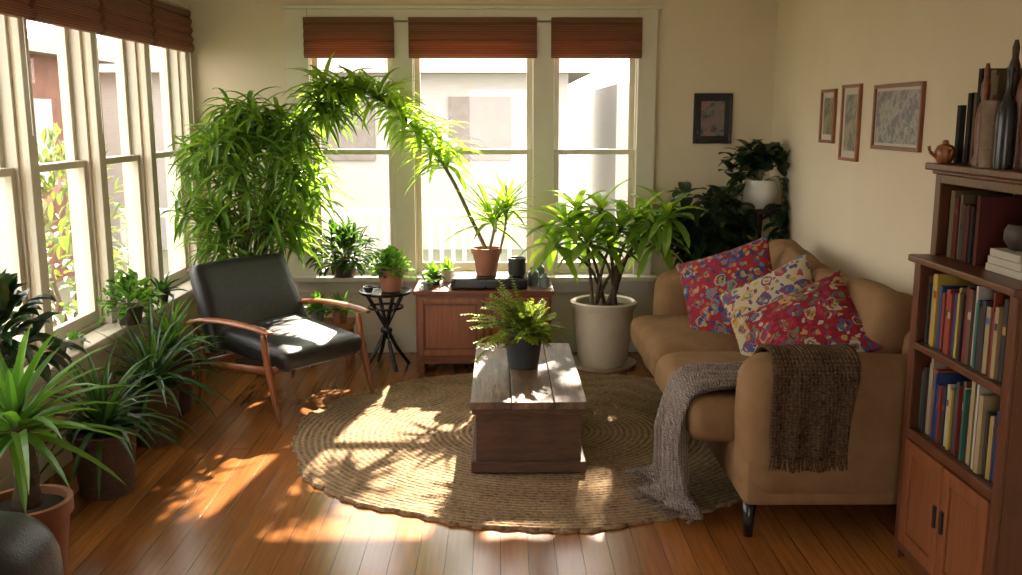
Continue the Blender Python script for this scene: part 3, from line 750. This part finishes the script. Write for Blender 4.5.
for a,b in ((BY0+.048,ym-.003),(ym+.003,BY1-.048)):
    L+=[(BX0-.018,BX0,a,a+.05,.075,.48),(BX0-.018,BX0,b-.05,b,.075,.48),(BX0-.018,BX0,a+.05,b-.05,.075,.125),(BX0-.018,BX0,a+.05,b-.05,.43,.48),(BX0-.010,BX0,a+.05,b-.05,.125,.43)]
boxes('doors',L,M['doorwood'],e,bevel=.003)
boxes('door_pulls',[(BX0-.026,BX0-.018,ym-.035,ym-.018,.25,.33),(BX0-.026,BX0-.018,ym+.018,ym+.035,.25,.33)],M['black'],e,bevel=.002)
def books(name,x0,x1,y0,y1,z,hmin,hmax,mat,wmin=.012,wmax=.036,parent=None):
    V=[];F=[];y=y1;h0=U(hmin,hmax)
    while y>y0+wmin:
        w=min(U(wmin,wmax),y-y0)
        if R()<.35: h0=U(hmin,hmax)
        h=max(hmin,min(hmax,h0+U(-.02,.02))); d=U(.14,.18); xo=x0+U(.0,.018)
        box(V,F,xo,min(x1,xo+d),y-w+.0006,y,z,z+h)
        if w>.016 and R()<.6:
            zb=z+h*U(.55,.75); box(V,F,xo-.0006,xo+.001,y-w+.003,y-.003,zb,zb+h*.10)
        y-=w
    return obj(name,V,F,mat,parent,recalc=False)
books('books',BX0+.015,BX1-.02,BY0+.03,BY1-.03,.844,.20,.272,M['book'],.009,.027)
books('books',BX0+.015,BX1-.02,BY0+.03,BY1-.03,.517,.20,.285,M['book'],.009,.027)
books('books',U0+.015,BX1-.02,3.12,BY1-.03,1.161,.17,.235,M['oldbook'],.014,.03)
L=[];z=1.161
for i in range(3): L.append((U0+.01,U0+.19,2.82+i*.01,3.04-i*.01,z,z+.024)); z+=.025
boxes('stacked_books',L,M['paper'],None,bevel=.002)
lathe('ceramic_bowl',[(0,0),(.035,0),(.055,.03),(.055,.06),(.045,.08),(.035,.075),(.045,.03),(0,.01)],M['darkpot'],None,(U0+.08,2.96,z))
TX=U0+.04
books('antique_books',TX,BX1-.02,3.345,3.385,1.491,.19,.20,M['oldbook'],.018,.026)
books('antique_books',TX-.005,BX1-.02,3.318,3.343,1.491,.24,.245,M['paper'],.024,.03)
books('antique_books',TX,BX1-.02,3.255,3.315,1.491,.24,.27,M['oldbook'],.018,.028)
books('antique_books',TX,BX1-.02,3.11,3.252,1.491,.29,.335,M['oldbook'],.022,.038)
books('antique_books',TX+.08,BX1-.02,2.76,3.105,1.491,.26,.34,M['oldbook'],.022,.038)
def turned(name,c,h,r,mat):
    lathe(name,[(0,0),(r,0),(r*1.06,h*.06),(r*.8,h*.12),(r*.95,h*.25),(r,h*.45),(r*.85,h*.56),(r*.45,h*.64),(r*.6,h*.70),(r*.62,h*.80),(r*.35,h*.86),(r*.4,h*.94),(r*.2,h),(0,h)],mat,None,c)
turned('carved_candlestick',(U0+.065,3.075,1.491),.40,.028,M['darkwood'])
turned('carved_candlestick',(U0+.005,3.125,1.491),.33,.024,M['wood'])
turned('carved_candlestick',(U0+.075,3.005,1.491),.46,.032,M['wood'])
lathe('bamboo_brush_holder',[(0,0),(.034,0),(.036,.05),(.033,.055),(.036,.06),(.036,.13),(.033,.135),(.036,.14),(.036,.21),(.030,.21),(.030,.15),(0,.15)],M['bamboo'],None,(U0-.005,3.04,1.491))
lathe('dark_glass_bottle',[(0,0),(.028,0),(.03,.02),(.03,.16),(.024,.20),(.010,.23),(.010,.29),(.013,.295),(.013,.31),(0,.31)],M['black'],None,(U0-.005,2.96,1.491))
e=empty('brass_teapot')
KX=U0-.005; KY=3.355
lathe('body',[(0,0),(.022,0),(.034,.02),(.036,.04),(.026,.06),(.012,.066),(.010,.078),(0,.082)],M['teak'],e,(KX,KY,1.491),n=24)
V=[];F=[]; tube(V,F,smoothpts([(KX-.03,KY,1.51),(KX-.052,KY,1.53),(KX-.058,KY,1.55)],4),.006,6)
tube(V,F,smoothpts([(KX,KY-.032,1.545),(KX,KY-.055,1.54),(KX,KY-.05,1.515),(KX,KY-.03,1.51)],4),.004,6); obj('spout_and_handle',V,F,M['teak'],e)
# ------------------------------------------------------------------ pictures
def picture(w,h,c,rot,fm,am,matw=.0,mm=None):
    e=empty('framed_picture',c,rot); f=.018
    boxes('frame',[(-w/2,-w/2+f,-.02,0,-h/2,h/2),(w/2-f,w/2,-.02,0,-h/2,h/2),(-w/2+f,w/2-f,-.02,0,-h/2,-h/2+f),(-w/2+f,w/2-f,-.02,0,h/2-f,h/2)],fm,e,bevel=.003)
    boxes('mount',[(-w/2+f,w/2-f,-.008,-.001,-h/2+f,h/2-f)],mm or M['paper'],e)
    g=f+matw
    boxes('artwork',[(-w/2+g,w/2-g,-.010,-.008,-h/2+g,h/2-g)],am,e)
picture(.265,.34,(1.457,YB,1.64),0,M['black'],art('dark_floral_art',[(.012,.012,.015),(.03,.035,.05),(.16,.16,.14),(.28,.10,.08),(.03,.03,.03)],15),.035,M['black'])
picture(.23,.30,(XR,5.455,1.655),-pi/2,M['teak'],art('landscape_art',[(.26,.20,.10),(.07,.09,.05),(.30,.22,.11),(.12,.07,.04)],12),.03)
picture(.26,.40,(XR,5.10,1.62),-pi/2,M['teak'],art('portrait_art',[(.26,.20,.10),(.07,.08,.05),(.30,.24,.14),(.14,.08,.04)],10),.035)
picture(.55,.31,(XR,4.505,1.65),-pi/2,M['doorwood'],art('garden_art',[(.03,.05,.045),(.10,.14,.09),(.30,.28,.22),(.16,.10,.10),(.06,.09,.11),(.22,.21,.17)],11),.014)
# ------------------------------------------------------------------ left side plants
e=empty('potted_yucca')
c=(-1.66,3.16,0)
pot(e,c,.14,.105,.33,M['terra'],.05)
V=[];F=[];SV=[];SF=[]
tube(SV,SF,smoothpts([(c[0],c[1],.30),(c[0]+.01,c[1],.45),(c[0]-.01,c[1],.60)],5),[.045,.05,.045,.04,.042,.04,.038,.04,.038,.036,.034],12)
head(V,F,(c[0]-.01,c[1],.60),46,.42,.058,-.3,1.45,.9,shape=2,fold=.25)
V=wallclamp(V,(-1.97,1,2,6.5,.08,2))
obj('trunk',SV,SF,M['bark'],e,smooth=True); obj('leaves',V,F,M['midL'],e,recalc=False)
def spider(name,c,rt,h,pm,lm,n,L,W,e0,e1,droop):
    e=empty(name); pot(e,c,rt,rt*.8,h,pm,.02)
    V=[];F=[]; head(V,F,(c[0],c[1],h-.0),n,L,W,e0,e1,droop,shape=2)
    V=wallclamp(V,(-1.97,1,2,6.5,.03,2)); obj('leaves',V,F,lm,e,recalc=False)
spider('spider_plant',(-1.76,4.05,0),.14,.29,M['basket'],M['deepL'],75,.44,.038,.2,1.45,1.7)
spider('spider_plant',(-1.78,4.72,0),.13,.30,M['basket'],M['deepL'],70,.44,.038,.2,1.45,1.6)
spider('spider_plant',(-1.86,5.22,0),.12,.36,M['basket'],M['midL'],50,.34,.04,.3,1.45,1.3)
bushy('potted_ivy',(-1.98,5.0,.561),.07,.10,M['darkpot'],M['midL'],.17,170,.055,.038,droop=1)
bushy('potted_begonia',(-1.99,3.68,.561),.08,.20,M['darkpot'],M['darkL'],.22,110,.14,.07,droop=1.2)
small_plant('succulent',(-2.03,4.25,.561),.045,.06,M['terra'],M['deepL'],24,.06,.025)
small_plant('succulent',(-2.03,4.45,.561),.04,.05,M['white'],M['midL'],24,.05,.02)
small_plant('succulent',(-2.03,5.35,.561),.045,.07,M['terra'],M['midL'],24,.10,.03)
small_plant('succulent',(-2.03,5.62,.561),.045,.07,M['darkpot'],M['deepL'],24,.12,.03)
e=empty('black_leather_pouf',(-1.56,2.56,0))
rbox('cushion',(0,0,.25),(.50,.46,.49),.16,M['leather'],e,(0,0,.02))
# ------------------------------------------------------------------ light
w=bpy.data.worlds.new('World'); S.world=w; w.use_nodes=True
bg=w.node_tree.nodes['Background']; bg.inputs[0].default_value=(1.0,.955,.90,1); bg.inputs[1].default_value=7.3
sl=bpy.data.lights.new('sun','SUN'); sl.energy=42; sl.angle=.015; sl.color=(1,.88,.70)
so=bpy.data.objects.new('sun',sl); COL.objects.link(so); so.location=(3,14,8)
so.rotation_euler=Vector((-.13,-.85,-.57)).to_track_quat('-Z','Y').to_euler()
# ------------------------------------------------------------------ camera
cd=bpy.data.cameras.new('camera'); cam=bpy.data.objects.new('camera',cd); COL.objects.link(cam)
cd.sensor_width=36; cd.lens=36*950/1022; cd.clip_start=.05
cam.location=(0,0,1.65); cam.rotation_euler=(pi/2-math.radians(10.17),0,-math.radians(.66))
S.camera=cam
S.view_settings.view_transform='Standard'
S.view_settings.look='None'
